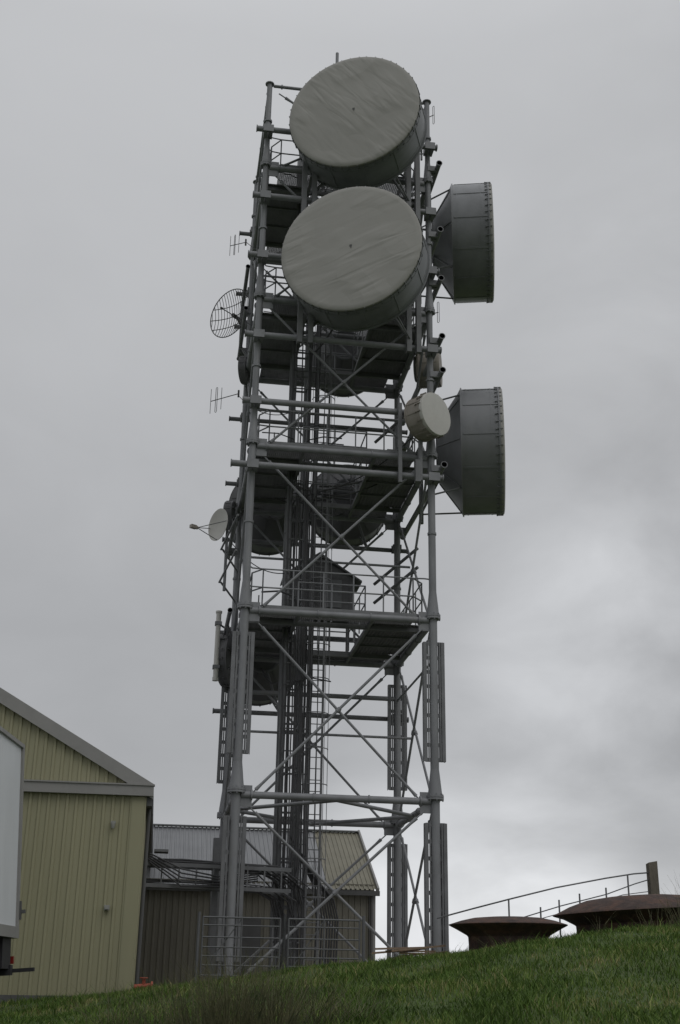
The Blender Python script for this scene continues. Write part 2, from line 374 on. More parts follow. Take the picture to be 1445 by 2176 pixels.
# platforms
def rail(mb,pts,z,inner=False):
    for a,b in zip(pts,pts[1:]):
        a=V((*a,0));b=V((*b,0));L=(b-a).length;n=max(1,round(L/.85))
        for hh in(.55,1.06): mb.tube(a+V((0,0,z+hh)),b+V((0,0,z+hh)),.021,None,6)
        for k in range(n+1):
            p=a.lerp(b,k/n);mb.tube(p+V((0,0,z-.02)),p+V((0,0,z+1.07)),.021,None,6)
def grating(mb,x0,y0,x1,y1,z,st=.055,h=.03):
    lw=.009
    n=int((x1-x0)/st)
    for i in range(n+1):
        x=x0+(x1-x0)*i/n;mb.box((x-lw/2,y0,z-h),(x+lw/2,y1,z))
    n=int((y1-y0)/st)
    for i in range(n+1):
        y=y0+(y1-y0)*i/n;mb.box((x0,y-lw/2,z-h-.003),(x1,y+lw/2,z-.004))
for z in LV[2:6]:
    zz=z+.12
    mb=MB()
    x0,x1,y0,y1=.02,4.98,-.02,5.25
    for a,b in(((.45,y0),(4.55,y0)),((4.55,y0),(4.98,.5)),((4.98,.5),(4.98,4.8)),((4.98,4.8),(4.6,5.25)),((4.6,5.25),(.4,5.25)),((.4,5.25),(.02,4.8)),((.02,4.8),(.02,.5)),((.02,.5),(.45,y0))):
        mb.bar((*a,zz-.06),(*b,zz-.06),.03,.15)
    for x in(1.42,3.42): mb.bar((x,.1,zz-.12),(x,5.1,zz-.12),.08,.12)
    for y in(1.05,4.1): mb.bar((.1,y,zz-.13),(4.9,y,zz-.13),.08,.12)
    for y in(2.1,3.1):
        mb.bar((.1,y,zz-.08),(1.42,y,zz-.08),.04,.05);mb.bar((3.42,y,zz-.08),(4.9,y,zz-.08),.04,.05)
    pl=mkobj("platform",mb,M_steel2,TW)
    for (xa,xb) in((.06,1.40),(3.44,4.94)):
        mb=MB();mb.box((xa,.95,zz-.03),(xb,4.15,zz-.012))
        n=int((xb-xa)/.10)
        for i in range(n):
            x=xa+(xb-xa)*(i+.5)/n;mb.box((x-.008,.96,zz-.055),(x+.008,4.14,zz-.031))
        mkobj("deck_panel",mb,M_deck,pl,smooth=False)
    for ya,yb in((.03,.93),(4.17,5.2)):
        mb=MB();grating(mb,.42,ya,4.58,yb,zz);mkobj("grating",mb,M_grate,pl,smooth=False)
    mb=MB()
    rail(mb,[(.45,.16),(4.5,.16)],zz);rail(mb,[(4.5,.16),(4.82,.55),(4.82,4.7),(4.5,5.1)],zz);rail(mb,[(4.5,5.1),(.5,5.1),(.18,4.7),(.18,.55),(.45,.16)],zz)
    rail(mb,[(1.5,1.1),(3.35,1.1),(3.35,4.05),(1.5,4.05)],zz)
    mb.path([(.45,.16,zz+1.06),(.15,.1,zz+1.05),(-.02,-.02,zz+1.12)],.02);mb.path([(.45,.16,zz+.55),(.15,.1,zz+.54),(-.02,-.02,zz+.6)],.02)
    mb.path([(4.5,.16,zz+1.06),(4.8,.1,zz+1.05),(4.95,0,zz+1.0)],.02)
    mkobj("railing",mb,M_steel,pl)
# cable column + ladder
MS=(1.28,1.74)
mb=MB()
for s in MS:
    for t in(2.0,3.0): mb.box((s-.055,t-.055,1.5),(s+.055,t+.055,27.2))
for z in np.arange(2.2,27,1.17):
    for a,b in(((MS[0],2.0),(MS[1],2.0)),((MS[0],3.0),(MS[1],3.0)),((MS[0],2.0),(MS[0],3.0)),((MS[1],2.0),(MS[1],3.0))):
        mb.bar((*a,z),(*b,z),.05,.05)
mkobj("cable_mast",mb,M_steel,TW)
mb=MB();LC=2.18
for s in(LC-.19,LC+.19): mb.bar((s,2.1,1.6),(s,2.1,27),.035,.06)
for z in np.arange(1.8,27,.3): mb.tube((LC-.19,2.1,z),(LC+.19,2.1,z),.013,None,6)
for z in np.arange(3.6,26.6,.95):
    pts=[(LC+.34*math.cos(a),2.1-.06-.34*math.sin(a)-.02,z) for a in np.linspace(0,math.pi,11)]
    mb.path(pts,.014,5)
for a in np.linspace(.3,math.pi-.3,5):
    mb.tube((LC+.34*math.cos(a),2.02-.34*math.sin(a),3.5),(LC+.34*math.cos(a),2.02-.34*math.sin(a),26.5),.009,None,5)
mkobj("ladder",mb,M_steel2,TW)
mb=MB()
for s in(1.2,2.0): mb.bar((s,1.85,1.6),(s,1.85,26.5),.03,.06)
for z in np.arange(1.9,26.5,.6): mb.bar((1.2,1.85,z),(2.0,1.85,z),.03,.03)
mkobj("cable_rack",mb,M_steel2,TW)
for i in range(22):
    mb=MB();s=random.uniform(1.4,2.35) if i>12 else 1.24+.065*i+random.uniform(-.02,.02);t=1.80 if i<=12 else random.uniform(2.2,2.9)
    top=random.choice([8,9,11,14,14,16,19.5,22])
    if i%4==0: top=25
    r=random.choice([.014,.018,.026,.020]);pts=[]
    if i%4==0: pts+= [(s*.4-.6,1.1+.03*i,4.15+.02*(i%5)),(s-.5,1.2+.02*i,4.05),(s-.12,1.5,3.75),(s,1.8,4.3)]
    else: pts+=[(s,t,1.6)]
    z=pts[-1][2]
    while z<top:
        z+=.8;pts.append((s+random.uniform(-.015,.015),t+random.uniform(-.01,.01),z))
    dx=random.choice([-1,1]);pts+=[(s+dx*.15,t-.1,z+.35),(s+dx*.6,t-.2,z+.45),(s+dx*1.1,t-.5,z+.3)]
    mb.path(pts,r,6);mkobj("feeder_cable",mb,M_cable,TW)
def sag(a,b,r,dz=.35,n=12):
    a=V(a);b=V(b);mb=MB();mb.path([a.lerp(b,k/n)+V((0,0,-dz*4*(k/n)*(1-k/n))) for k in range(n+1)],r,6);mkobj("feeder_cable",mb,M_cable,TW)
for a,b,r in(((5.3,2.4,24.1),(2.0,1.9,23.2),.028),((5.3,2.4,16.7),(2.1,1.9,15.0),.028),((5.3,2.6,16.6),(2.2,2.0,14.7),.02),((2.7,-.3,25.3),(1.8,1.8,24.2),.028),((2.7,-.3,20.6),(1.8,1.8,19.3),.028),((4.6,-.3,16.0),(2.1,1.8,14.8),.018),((-.4,4.0,21.6),(1.3,1.9,20.4),.014),((-.4,3.0,13.6),(1.3,1.9,12.3),.014),((.9,5.5,15.4),(1.5,2.9,14.9),.026),((3.6,5.5,15.9),(2.0,2.9,14.8),.026),((.9,5.5,10.4),(1.4,2.9,9.6),.026),((-.3,4.2,18.9),(1.3,2.0,17.4),.012),((-.3,4.3,24.7),(1.3,2.0,23.0),.012)): sag(a,b,r)
for s,t,z,a,b,c in((.6,3.6,10.72,.45,.3,.9),(4.2,1.4,15.42,.4,.3,.6),(.7,1.5,15.42,.3,.3,.5),(4.3,3.5,20.07,.4,.5,.8),(3.9,3.7,10.72,.3,.25,.6)):
    mb=MB();mb.box((s-a/2,t-b/2,z),(s+a/2,t+b/2,z+c));mb.box((s-a/2-.02,t-b/2-.02,z+c),(s+a/2+.02,t+b/2+.02,z+c+.03));mb.box((s-a/2+.03,t-b/2-.012,z+.05),(s+a/2-.03,t-b/2-.002,z+c-.05));mb.tube((s,t,z+c+.02),(s,t,z+c+.5),.02)
    mkobj("equipment_cabinet",mb,M_steel2,TW,smooth=False)
beam((2.1,0,27.6),(2.1,0,29.2),.05,"lightning_rod")
# dark pitched-roof equipment cabin inside the frame, above the railed platform
EC=empty("equipment_cabin",(2.5,4.35,11.8),"small dark metal cabin with pitched roof inside the tower","cabin")
cx0,cx1,ct0,ct1,cz0,cze,czp,cxm=1.45,3.45,3.95,4.85,11.88,12.95,13.62,2.40
mb=MB()
mb.add([(cx0,ct0,cz0),(cx1,ct0,cz0),(cx1,ct0,cze),(cxm,ct0,czp-.05),(cx0,ct0,cze),(cx0,ct1,cz0),(cx1,ct1,cz0),(cx1,ct1,cze),(cxm,ct1,czp-.05),(cx0,ct1,cze)],
 [(0,1,2,3,4),(9,8,7,6,5),(0,4,9,5),(1,6,7,2),(0,5,6,1)])
for x in np.arange(cx0+.15,cx1,.25): mb.box((x-.015,ct0-.02,cz0+.02),(x+.015,ct0-.002,min(cze,cze)))
mkobj("wall",mb,M_dark,EC,smooth=False)
mb=MB()
for xe in(cx0-.12,cx1+.25):
    f=(xe-cxm)/((cx0 if xe<cxm else cx1)-cxm);ze=czp-(czp-cze)*f
    mb.add([(cxm,ct0-.12,czp),(xe,ct0-.12,ze),(xe,ct1+.1,ze),(cxm,ct1+.1,czp),(cxm,ct0-.12,czp+.05),(xe,ct0-.12,ze+.05),(xe,ct1+.1,ze+.05),(cxm,ct1+.1,czp+.05)],[(0,1,2,3),(7,6,5,4),(0,4,5,1),(1,5,6,2),(2,6,7,3)])
mkobj("roof",mb,M_steel2,EC,smooth=False)
mb=MB();mb.box((2.55,ct0-.03,cz0+.1),(3.1,ct0-.022,cze-.1));mb.box((3.02,ct0-.05,cz0+.5),(3.06,ct0-.03,cz0+.6));mkobj("door",mb,M_steel2,EC,smooth=False)
mb=MB()
for t in(4.05,4.75): mb.bar((.1,t,cz0-.08),(4.9,t,cz0-.08),.08,.12)
for s in(1.5,3.4):
    mb.bar((s,4.0,cz0-.06),(s,4.85,cz0-.06),.06,.06);mb.tube((s,4.75,10.75),(s,4.75,cz0-.03),.04)
mkobj("support_frame",mb,M_steel2,EC)
# ------------------------------------------------------------------ drum dishes
def drum(face,nrm,R,depth,cone,rb,label,group="drum dish antennas on the tower",mr=M_rad,ms=M_shroud,clips=48,dome=.05,mountto=None,n=96):
    nrm=V((nrm[0],nrm[1],0)).normalized();face=V(face);side=V((-nrm.y,nrm.x,0));up=V((0,0,1))
    e=empty("drum_dish_antenna",face-nrm*(depth+cone),label,"dish antenna",group)
    mb=MB();mb.lathe([(0,dome),(R*.25,dome*.95),(R*.5,dome*.75),(R*.75,dome*.42),(R*.93,dome*.12),(R*.985,.0),(R*1.006,-.03),(R*1.008,-.10)],face,nrm,n)
    rdm=mkobj("radome",mb,mr,e)
    if R>1.5:
        mb=MB();mb.obox(face+nrm*(dome+.004)+side*.02,nrm,side,up,.004,.035,.03);mb.obox(face+nrm*(dome+.009)+side*.03-up*.03,nrm,side,up,.003,.012,.05);mkobj("centre_patch",mb,M_trimd,rdm,smooth=False)
    mb=MB();mb.lathe([(R*.99,-.06),(R,-.08),(R,-depth),(R*1.025,-depth),(R*1.025,-depth-.04),(R,-depth-.05)],face,nrm,n)
    mb.lathe([(R*1.018,-.10),(R*1.018,-.15),(R,-.15)],face,nrm,n)
    for k in range(12):
        a=k*math.pi/6+.13;rd=side*math.cos(a)+up*math.sin(a);c=face+rd*(R+.008)-nrm*(depth*.55)
        mb.obox(c,nrm,rd.cross(nrm),rd,depth*.42,.03,.008)
    for k in (0,3):
        z=-depth*(.3+.2*k)
        mb.lathe([(R+.001,z+.02),(R+.007,z+.02),(R+.007,z-.02),(R+.001,z-.02)],face,nrm,n)
    for k in range(clips):
        a=2*math.pi*(k+.5+random.uniform(-.12,.12))/clips;rd=side*math.cos(a)+up*math.sin(a);c=face+rd*(R+.028)-nrm*.12
        mb.obox(c,nrm,rd.cross(nrm),rd,.085,.010,.012);mb.obox(c-nrm*.10,nrm,rd.cross(nrm),rd,.015,.03,.02)
    mkobj("shroud",mb,ms,e)
    mb=MB();mb.lathe([(R*1.0,-depth-.05),(R*.92,-depth-.05-cone*.12),(rb,-depth-cone),(rb*.98,-depth-cone-.04),(0,-depth-cone-.04)],face,nrm,n)
    for k in range(8):
        a=k*math.pi/4+.2;rd=side*math.cos(a)+up*math.sin(a)
        mb.bar(face+rd*(R*.97)-nrm*(depth+.07),face+rd*(rb+.01)-nrm*(depth+cone),.03,.05,rd)
    mkobj("reflector_back",mb,ms,e)
    if mountto:
        mb=MB();bc=face-nrm*(depth+cone+.03)
        mb.ringbar(bc,nrm,rb*.9,.05,32,8)
        for m_ in mountto:
            m_=V(m_);w=(m_-bc);w-=nrm*w.dot(nrm);w.normalize()
            mb.tube(bc+w*rb*.9,m_,.04,None,8)
            mb.tube(face+w*R*.98-nrm*(depth+.02),m_,.028,None,8)
        mkobj("mounting_frame",mb,M_steel2,e)
    return e
drum((2.38,-1.8,25.52),(-.375,-.927),1.95,1.15,.35,1.0,"large grey drum dish at the very top of the tower",mountto=[(1.3,-.4,25.6),(4.4,-.4,25.6),(1.3,-.4,23.4),(4.4,-.4,23.4)])
drum((2.36,-1.8,20.78),(-.375,-.927),2.01,1.12,.35,1.0,"large grey drum dish below the topmost one",mr=M_rad2,mountto=[(1.3,-.4,21.3),(4.4,-.4,21.3),(1.3,-.4,18.7),(4.4,-.4,18.7)])
drum((7.68,2.35,24.28),(.968,-.252),1.90,1.26,.62,.95,"upper large dark drum dish with conical back facing sideways",mountto=[(5.4,1.7,25.2),(5.4,3.3,25.2),(5.4,1.7,22.6),(5.4,3.3,22.6)])
drum((7.78,2.35,16.78),(.968,-.252),1.93,1.22,.72,.95,"lower large dark drum dish with conical back facing sideways",mountto=[(5.4,1.7,17.9),(5.4,3.3,17.9),(5.4,1.7,14.9),(5.4,3.3,14.9)])
drum((4.95,-.95,16.22),(.60,-.80),.62,.58,.12,.4,"small white drum dish with pale front on the corner leg",mr=M_radw,ms=M_cream,clips=16,dome=.02,mountto=[(4.6,-.3,16.5),(4.6,-.3,15.9)],n=64)
drum((5.84,2.2,19.4),(.95,-.31),.60,.62,.12,.4,"small brownish drum dish facing sideways from the tower",mr=M_cream,ms=M_cream,clips=0,dome=.02,mountto=[(5.3,2.4,19.0)],n=48)
bk="dark drum dish with its back against the tower's far face"
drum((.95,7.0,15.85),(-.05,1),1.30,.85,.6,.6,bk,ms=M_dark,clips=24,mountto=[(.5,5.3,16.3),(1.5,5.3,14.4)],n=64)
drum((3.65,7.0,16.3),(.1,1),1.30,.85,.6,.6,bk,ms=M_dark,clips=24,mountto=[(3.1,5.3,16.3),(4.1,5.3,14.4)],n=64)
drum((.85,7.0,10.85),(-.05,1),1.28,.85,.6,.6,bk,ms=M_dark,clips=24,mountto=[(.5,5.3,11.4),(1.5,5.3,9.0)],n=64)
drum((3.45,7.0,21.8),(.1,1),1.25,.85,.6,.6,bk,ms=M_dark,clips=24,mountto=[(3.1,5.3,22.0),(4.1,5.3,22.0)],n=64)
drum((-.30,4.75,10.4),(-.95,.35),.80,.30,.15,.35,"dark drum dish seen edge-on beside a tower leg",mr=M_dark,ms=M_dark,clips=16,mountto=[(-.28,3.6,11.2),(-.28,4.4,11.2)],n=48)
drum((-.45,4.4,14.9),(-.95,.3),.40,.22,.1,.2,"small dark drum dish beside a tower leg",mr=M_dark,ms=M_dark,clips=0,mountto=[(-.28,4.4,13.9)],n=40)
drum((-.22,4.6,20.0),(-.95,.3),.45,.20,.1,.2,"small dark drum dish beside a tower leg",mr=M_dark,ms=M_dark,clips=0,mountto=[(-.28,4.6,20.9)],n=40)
def soliddish():
    c=V((-.66,3.0,14.0));n=V((-.85,-.53,0)).normalized()
    e=empty("dish_antenna",(-.43,3.0,13.2),"small pale solid dish with a feed arm on a side bracket","dish antenna")
    mb=MB();R=.48;pr=[(R*k/8,(k/8)**2*.09) for k in range(9)];mb.lathe(pr+[(R*1.02,.09),(R*1.02,.075)]+[(R*k/8,(k/8)**2*.09-.02) for k in range(8,-1,-1)],c,n,56)
    mkobj("reflector",mb,M_radw,e)
    side=V((-n.y,n.x,0));f=c+n*.80+V((0,0,-.28))
    mb=MB()
    for p in(c+V((0,0,-R))+n*.09,c+side*R*.9+n*.08,c-side*R*.9+n*.08): mb.tube(p,f,.012,None,6)
    mkobj("feed_arm",mb,M_steel2,e)
    mb=MB();mb.tube(f-n*.02,f+n*.06,.05,.06,12);mb.obox(f+n*.13,n,side,(0,0,1),.09,.06,.05);mkobj("feed_horn",mb,M_cream,e)
    mb=MB();mb.tube((-.45,3.0,12.0),(-.45,3.0,14.2),.045);mb.tube(c-n*.02,(-.45,3.0,14.0),.04)
    for z in(12.25,13.25): mb.tube((-.6,3.0,z),(-.3,0.1,z),.03);mb.tube((-.55,3.0,z),(0,4.9,z),.03)
    mkobj("mounting_bracket",mb,M_steel2,e)
soliddish()
def griddish():
    c=V((-.63,4.0,21.68));n=V((-.72,-.69,0)).normalized();side=V((-n.y,n.x,0));R=.85;dep=.24
    e=empty("grid_dish_antenna",(-.28,4.0,21.4),"open wire grid dish antenna fixed beside a tower leg","dish antenna")
    def P(x,z): return c+side*x+V((0,0,z))+n*(dep*(x*x+z*z)/(R*R)-dep*.5)
    mb=MB();K=17
    for i in range(K):
        x=-R+2*R*(i+.5)/K;zz=math.sqrt(R*R-x*x)
        mb.path([P(x,zz*q) for q in np.linspace(-1,1,9)],.010,5)
    for z in(-.38,0,.38):
        xx=math.sqrt(R*R-z*z);mb.path([P(xx*q,z) for q in np.linspace(-1,1,11)],.014,5)
    mb.path([P(R*math.cos(a),R*math.sin(a)) for a in np.linspace(0,2*math.pi,41)],.017,6)
    mkobj("grid_reflector",mb,M_trimd,e)
    mb=MB();b0=c-n*dep*.5;mb.tube(b0-n*.08,b0+n*.1,.07,None,12);mb.tube(b0,b0+n*.62,.016,None,8);mb.tube(b0+n*.58,b0+n*.66,.04,None,10);mkobj("feed_arm",mb,M_trimd,e)
    mb=MB();mb.tube(b0-n*.1,(-.28,4.6,21.9),.04);mb.tube(b0-n*.1,(-.1,4.9,21.5),.04);mb.tube((-.3,4.55,20.8),(-.3,4.55,22.5),.045);mkobj("mounting_bracket",mb,M_steel2,e)
griddish()
def yagi(root,tip,els,label,hl=.34,loop=1):
    root=V(root);tip=V(tip);e=empty("aerial",root,label,"aerial","thin dipole aerials on the tower")
    mb=MB();mb.tube(root,tip,.014,None,6);mb.tube(root-V((0,0,.12)),root+V((0,0,.12)),.03,None,8);mkobj("boom",mb,M_trimd,e)
    for i,f in enumerate(els):
        mb=MB();p=root.lerp(tip,f);h=hl*(1+.06*i)
        if i==loop:
            d=(tip-root).normalized()*.03
            pts=[p-d+V((0,0,-h)),p-d+V((0,0,h)),p-d*.5+V((0,0,h+.03)),p+d*.5+V((0,0,h+.03)),p+d+V((0,0,h)),p+d+V((0,0,-h)),p+d*.5+V((0,0,-h-.03)),p-d*.5+V((0,0,-h-.03)),p-d+V((0,0,-h))]
            mb.path(pts,.010,5)
        else: mb.tube(p+V((0,0,-h)),p+V((0,0,h)),.009,None,5)
        mkobj("dipole_element",mb,M_trimd,e)
yagi((-.3,4.4,24.75),(-.83,3.8,24.15),[.45,.72,1],"thin three-element aerial near the top of the tower")
yagi((-.28,4.2,18.95),(-1.15,3.9,18.45),[.62,.80,1],"thin three-element aerial halfway up the tower",.38)
yagi((5.25,2.0,28.6),(5.68,2.0,28.9),[1],"folded dipole aerial at the tower corner",.34,0)
yagi((5.35,2.0,21.1),(5.74,2.0,21.25),[1],"folded dipole aerial below the side drum dish",.34,0)
beam((5.25,2.0,27.0),(5.25,2.0,28.7),.035,"aerial_pole",M_steel2);beam((5.0,1.0,27.5),(5.25,2.0,27.3),.03,"aerial_pole",M_steel2)
mb=MB();mb.tube((-.52,4,9.68),(-.52,4,11.62),.075,None,14);mb.tube((-.52,4,11.62),(-.52,4,11.68),.095,None,14);mb.tube((-.52,4,9.6),(-.52,4,9.7),.09,None,14)
pa=empty("tube_aerial",(-.52,4,9.6),"pale vertical tube aerial clamped beside a tower leg","aerial")
mkobj("aerial_tube",mb,M_radw,pa)
mb=MB()
for z in(10.0,11.3): mb.tube((-.52,4,z),(0,5,z),.03);mb.box((-.62,3.9,z-.05),(-.42,4.1,z+.05))
mkobj("mounting_bracket",mb,M_steel2,pa)
# ------------------------------------------------------------------ cladding helpers
def clad(p0,p1,zb,zt,pitch,mb,rib=.03,dirn=1):
    p0=V((*p0,0));p1=V((*p1,0));L=(p1-p0).length;d=(p1-p0)/L;n=V((d.y,-d.x,0))*dirn
    st=[];x=0
    while x<L:
        for a,b in((0,0),(pitch-.085,0),(pitch-.068,rib),(pitch-.02,rib)): 
            if x+a<=L: st.append((x+a,b))
        x+=pitch
    st.append((L,0));o=len(mb.v)
    for a,b in st:
        q=p0+d*a+n*b;mb.v.append((q.x,q.y,zb(a)));mb.v.append((q.x,q.y,zt(a)))
    for i in range(len(st)-1): mb.f.append((o+2*i,o+2*i+2,o+2*i+3,o+2*i+1))
# shed
SH=empty("shed",(-11,-3.8,1.2),"large khaki ribbed-metal shed with pitched roof and grey trim","shed")
t0=-3.8;sR=-2.15;ez=5.30;sl=.555;SD=17.5
mb=MB();L=16.
clad((sR-L,t0),(sR,t0),lambda a:.9,lambda a:5.32,.19,mb,.032)
clad((sR-L,t0+.012),(sR,t0+.012),lambda a:5.33,lambda a:(ez+.1+min(L-a,9)*sl-(max(0,L-a-9))*sl),.19,mb,.032)
clad((sR,t0),(sR,t0+SD-.2),lambda a:.9,lambda a:5.4,.25,mb)
mkobj("wall",mb,M_khaki,SH,smooth=False)
mb=MB();ov=.17
for q0,q1 in(((sR+ov,ez-.04),(sR-9,ez+9*sl+.13)),((sR-9,ez+9*sl+.13),(sR-18.3,ez-.04))):
    (xa,za),(xb,zb_)=q0,q1
    vs=[(xa,t0-.10,za),(xb,t0-.10,zb_),(xb,t0+SD,zb_),(xa,t0+SD,za),(xa,t0-.10,za+.1),(xb,t0-.10,zb_+.1),(xb,t0+SD,zb_+.1),(xa,t0+SD,za+.1)]
    mb.add(vs,[(0,1,2,3),(7,6,5,4),(0,4,5,1),(3,2,6,7),(0,3,7,4),(1,5,6,2)])
rf=mkobj("roof",mb,M_roof,SH,smooth=False)
mb=MB()
xa,za,xb,zb_=sR+ov,ez-.03,sR-9,ez+9*sl+.13
mb.add([(xa,t0-.13,za-.14),(xb,t0-.13,zb_-.14),(xb,t0-.13,zb_+.17),(xa,t0-.13,za+.17),(xa,t0-.09,za-.14),(xb,t0-.09,zb_-.14),(xb,t0-.09,zb_+.17),(xa,t0-.09,za+.17)],
  [(3,2,1,0),(4,5,6,7),(0,1,5,4),(2,3,7,6),(1,2,6,5),(3,0,4,7)])
mkobj("verge_trim",mb,M_trim,rf,smooth=False)
mb=MB();mb.box((sR-L,t0-.16,5.19),(sR+ov,t0-.035,5.42));mb.box((sR-L,t0-.19,5.40),(sR+ov+.02,t0-.03,5.43));mkobj("fascia",mb,M_trim,SH,smooth=False)
mb=MB();mb.box((sR-.26,t0-.05,1.0),(sR-.0,t0-.034,5.18));mb.box((sR+.002,t0-.05,1.0),(sR+.035,t0+.2,5.16));mkobj("corner_trim",mb,M_khaki,SH,smooth=False)
mb=MB();mb.box((sR+.04,t0-.02,5.0),(sR+ov-.01,t0+SD,5.19));mb.tube((sR+.1,t0+.5,1.2),(sR+.1,t0+.5,5.0),.045);mkobj("gutter",mb,M_trimd,SH,smooth=False)
mb=MB();mb.box((sR-L,t0-.06,.9),(sR,t0-.04,1.25));mkobj("base_flashing",mb,M_trimd,SH,smooth=False)
mb=MB();mb.box((-2.82,t0-.09,4.60),(-2.72,t0-.034,4.66));mb.lathe([(0,-.12),(.03,-.115),(.045,-.06),(.045,0),(0,0)],(-2.77,t0-.10,4.62),(0,0,1),16);mkobj("wall_lamp",mb,M_glass,SH)
mb=MB();mb.box((-2.81,t0-.12,2.88),(-2.70,t0-.034,2.98));mb.box((-2.79,t0-.16,2.90),(-2.72,t0-.12,2.95));mkobj("switch_box",mb,M_glass,SH,smooth=False)
# equipment building behind
EB=empty("equipment_building",(1.6,11,1.3),"low brown metal equipment building with ribbed grey roof","building")
xL,xR,tf,tr,zf,zr=-2.13,5.12,9.,13.,4.30,6.50
mb=MB();clad((xL,tf+.25),(xR-.05,tf+.25),lambda a:1.0,lambda a:4.5,.19,mb,.028)
clad((xR-.05,tf+.25),(xR-.05,2*tr-tf-.25),lambda a:1.0,lambda a:4.4+min(a,7.5-a)*.5,.25,mb)
mkobj("wall",mb,M_brown,EB,smooth=False)
def roofsheet(mb,x0,x1,ta,za,tb,zb_,pitch=.15):
    x=x0;st=[]
    while x<x1-pitch*.95: st+=[(x,0),(x+pitch*.62,0),(x+pitch*.7,.035),(x+pitch*.92,.035)];x+=pitch
    st.append((x1,0));o=len(mb.v)
    for a,b in st: mb.v.append((a,ta,za+b));mb.v.append((a,tb,zb_+b))
    for i in range(len(st)-1): mb.f.append((o+2*i,o+2*i+2,o+2*i+3,o+2*i+1))
mb=MB();roofsheet(mb,xL,3.55,tf,zf,tr,zr);roofsheet(mb,xL,3.55,2*tr-tf,zf,tr,zr)
rf=mkobj("roof",mb,M_roof,EB,smooth=False)
mb=MB();roofsheet(mb,3.56,xR,tf,zf+.01,tr,zr+.01);roofsheet(mb,3.56,xR,2*tr-tf,zf+.01,tr,zr+.01)
o2=mkobj("roof_sheet",mb,M_khaki2,rf,smooth=False);o2["label"]="older yellowish ribbed roof sheets"
mb=MB();mb.box((xL,tr-.15,zr+.03),(xR,tr+.15,zr+.07));mkobj("ridge_cap",mb,M_roof,rf,smooth=False)
mb=MB();mb.bar((xR+.03,tf-.05,zf-.02),(xR+.03,tr,zr+.02),.06,.2);mb.bar((xR+.03,2*tr-tf,zf-.02),(xR+.03,tr,zr+.02),.06,.2);mkobj("verge_trim",mb,M_trim,rf,smooth=False)
mb=MB();mb.box((xL,tf-.06,zf-.16),(xR+.08,tf+.06,zf-.01));mb.tube((xR-.15,tf+.12,1.3),(xR-.15,tf+.12,4.2),.05);mkobj("gutter",mb,M_trimd,EB,smooth=False)
mb=MB();mb.box((xR-.22,tf+.16,1.0),(xR-.02,tf+.21,4.15));mkobj("corner_trim",mb,M_trim,EB,smooth=False)
mb=MB();mb.box((.4,tf+.17,1.2),(1.5,tf+.21,3.4));mkobj("door",mb,M_trimd,EB,smooth=False)
mb=MB();mb.tube((2.5,tf+.05,4.0),(2.5,tf+.05,4.12),.09,None,12);mb.tube((2.5,tf+.05,3.9),(2.5,tf+.05,4.0),.06,None,12);mkobj("wall_lamp",mb,M_glass,EB)
# cable bridge
CB=empty("cable_bridge",(-1,1,1.4),"steel cable tray bridge carrying black cables to the tower","cable bridge")
mb=MB()
for z in(3.72,4.22):
    for t in(.75,1.35): mb.bar((-2.3,t,z),(1.5,t,z-.06),.05,.09)
for s in np.arange(-2.1,1.5,.42):
    mb.bar((s,.75,3.72),(s,1.35,3.72),.04,.04);mb.bar((s,.75,4.22),(s,1.35,4.22),.04,.04);mb.bar((s,.75,3.72),(s,.75,4.22),.035,.035)
for s in(-.35,): mb.box((s-.07,.95,1.2),(s+.07,1.1,4.9));
mb.box((-1.9,.7,4.5),(-1.55,1.2,4.56));
mkobj("tray_frame",mb,M_steel2,CB,smooth=False)
mb=MB()
for i in range(16):
    t=.8+.035*i;z=3.80+.03*(i%3)+(.46 if i%2 else 0);sx=random.uniform(1.25,2.0)
    mb.path([(-2.3,t,z),(-1.2,t,z+random.uniform(-.03,.03)),(0,t,z-.03),(sx-.7,t+.1,z-.05-.1*random.random()),(sx-.2,t+.5,z-.35),(sx,1.8,z-.9),(sx,1.8,z-1.6)],random.choice([.02,.028,.015]),6)
for i in range(5):
    mb.path([(-2.0,.7,4.45-.05*i),(-1.2,.6,4.1-.1*i),(-.3,.7,3.95-.06*i),(.7,1.0,4.1-.05*i)],.02,6)
mkobj("cable_bundle",mb,M_cable,CB)
for i in range(9):
    mb=MB();s=1.9+.07*i
    mb.path([(s-.3,2.4,5.2-.1*i),(s,2.4,4.6-.08*i),(s+.35,2.5,4.0-.05*i),(s+.5,2.6,3.1),(s+.45,2.6,1.6)],.024,6)
    mkobj("feeder_cable",mb,M_cable,TW)
# gates
def gate(s0,s1,t,label):
    z0=1.66
    e=empty("field_gate",(s0,t,z0),label,"gate","galvanised gates in front of the tower")
    mb=MB();H=1.16
    for k,zz in enumerate((.0,.2,.38,.56,.76,1.0,1.16)): mb.tube((s0,t,z0+.02+zz),(s1,t,z0+.02+zz),.015 if k<6 else .019,None,8)
    for s in(s0,(s0+s1)/2,s1): mb.tube((s,t,z0),(s,t,z0+H+.03),.019,None,8)
    mb.tube((s0,t+.03,z0+.05),((s0+s1)/2,t+.03,z0+H),.014,None,6)
    mkobj("gate_bars",mb,M_gate,e)
    for s in(s0-.09,s1+.09):
        mb=MB();mb.tube((s,t,ground(s,t)-.3),(s,t,z0+H+.12),.035,None,10);mkobj("gate_post",mb,M_gate,e)
gate(-.75,.9,-3.0,"galvanised tubular field gate closing the tower compound")
gate(1.08,2.62,-3.0,"galvanised tubular field gate beside the other gate")
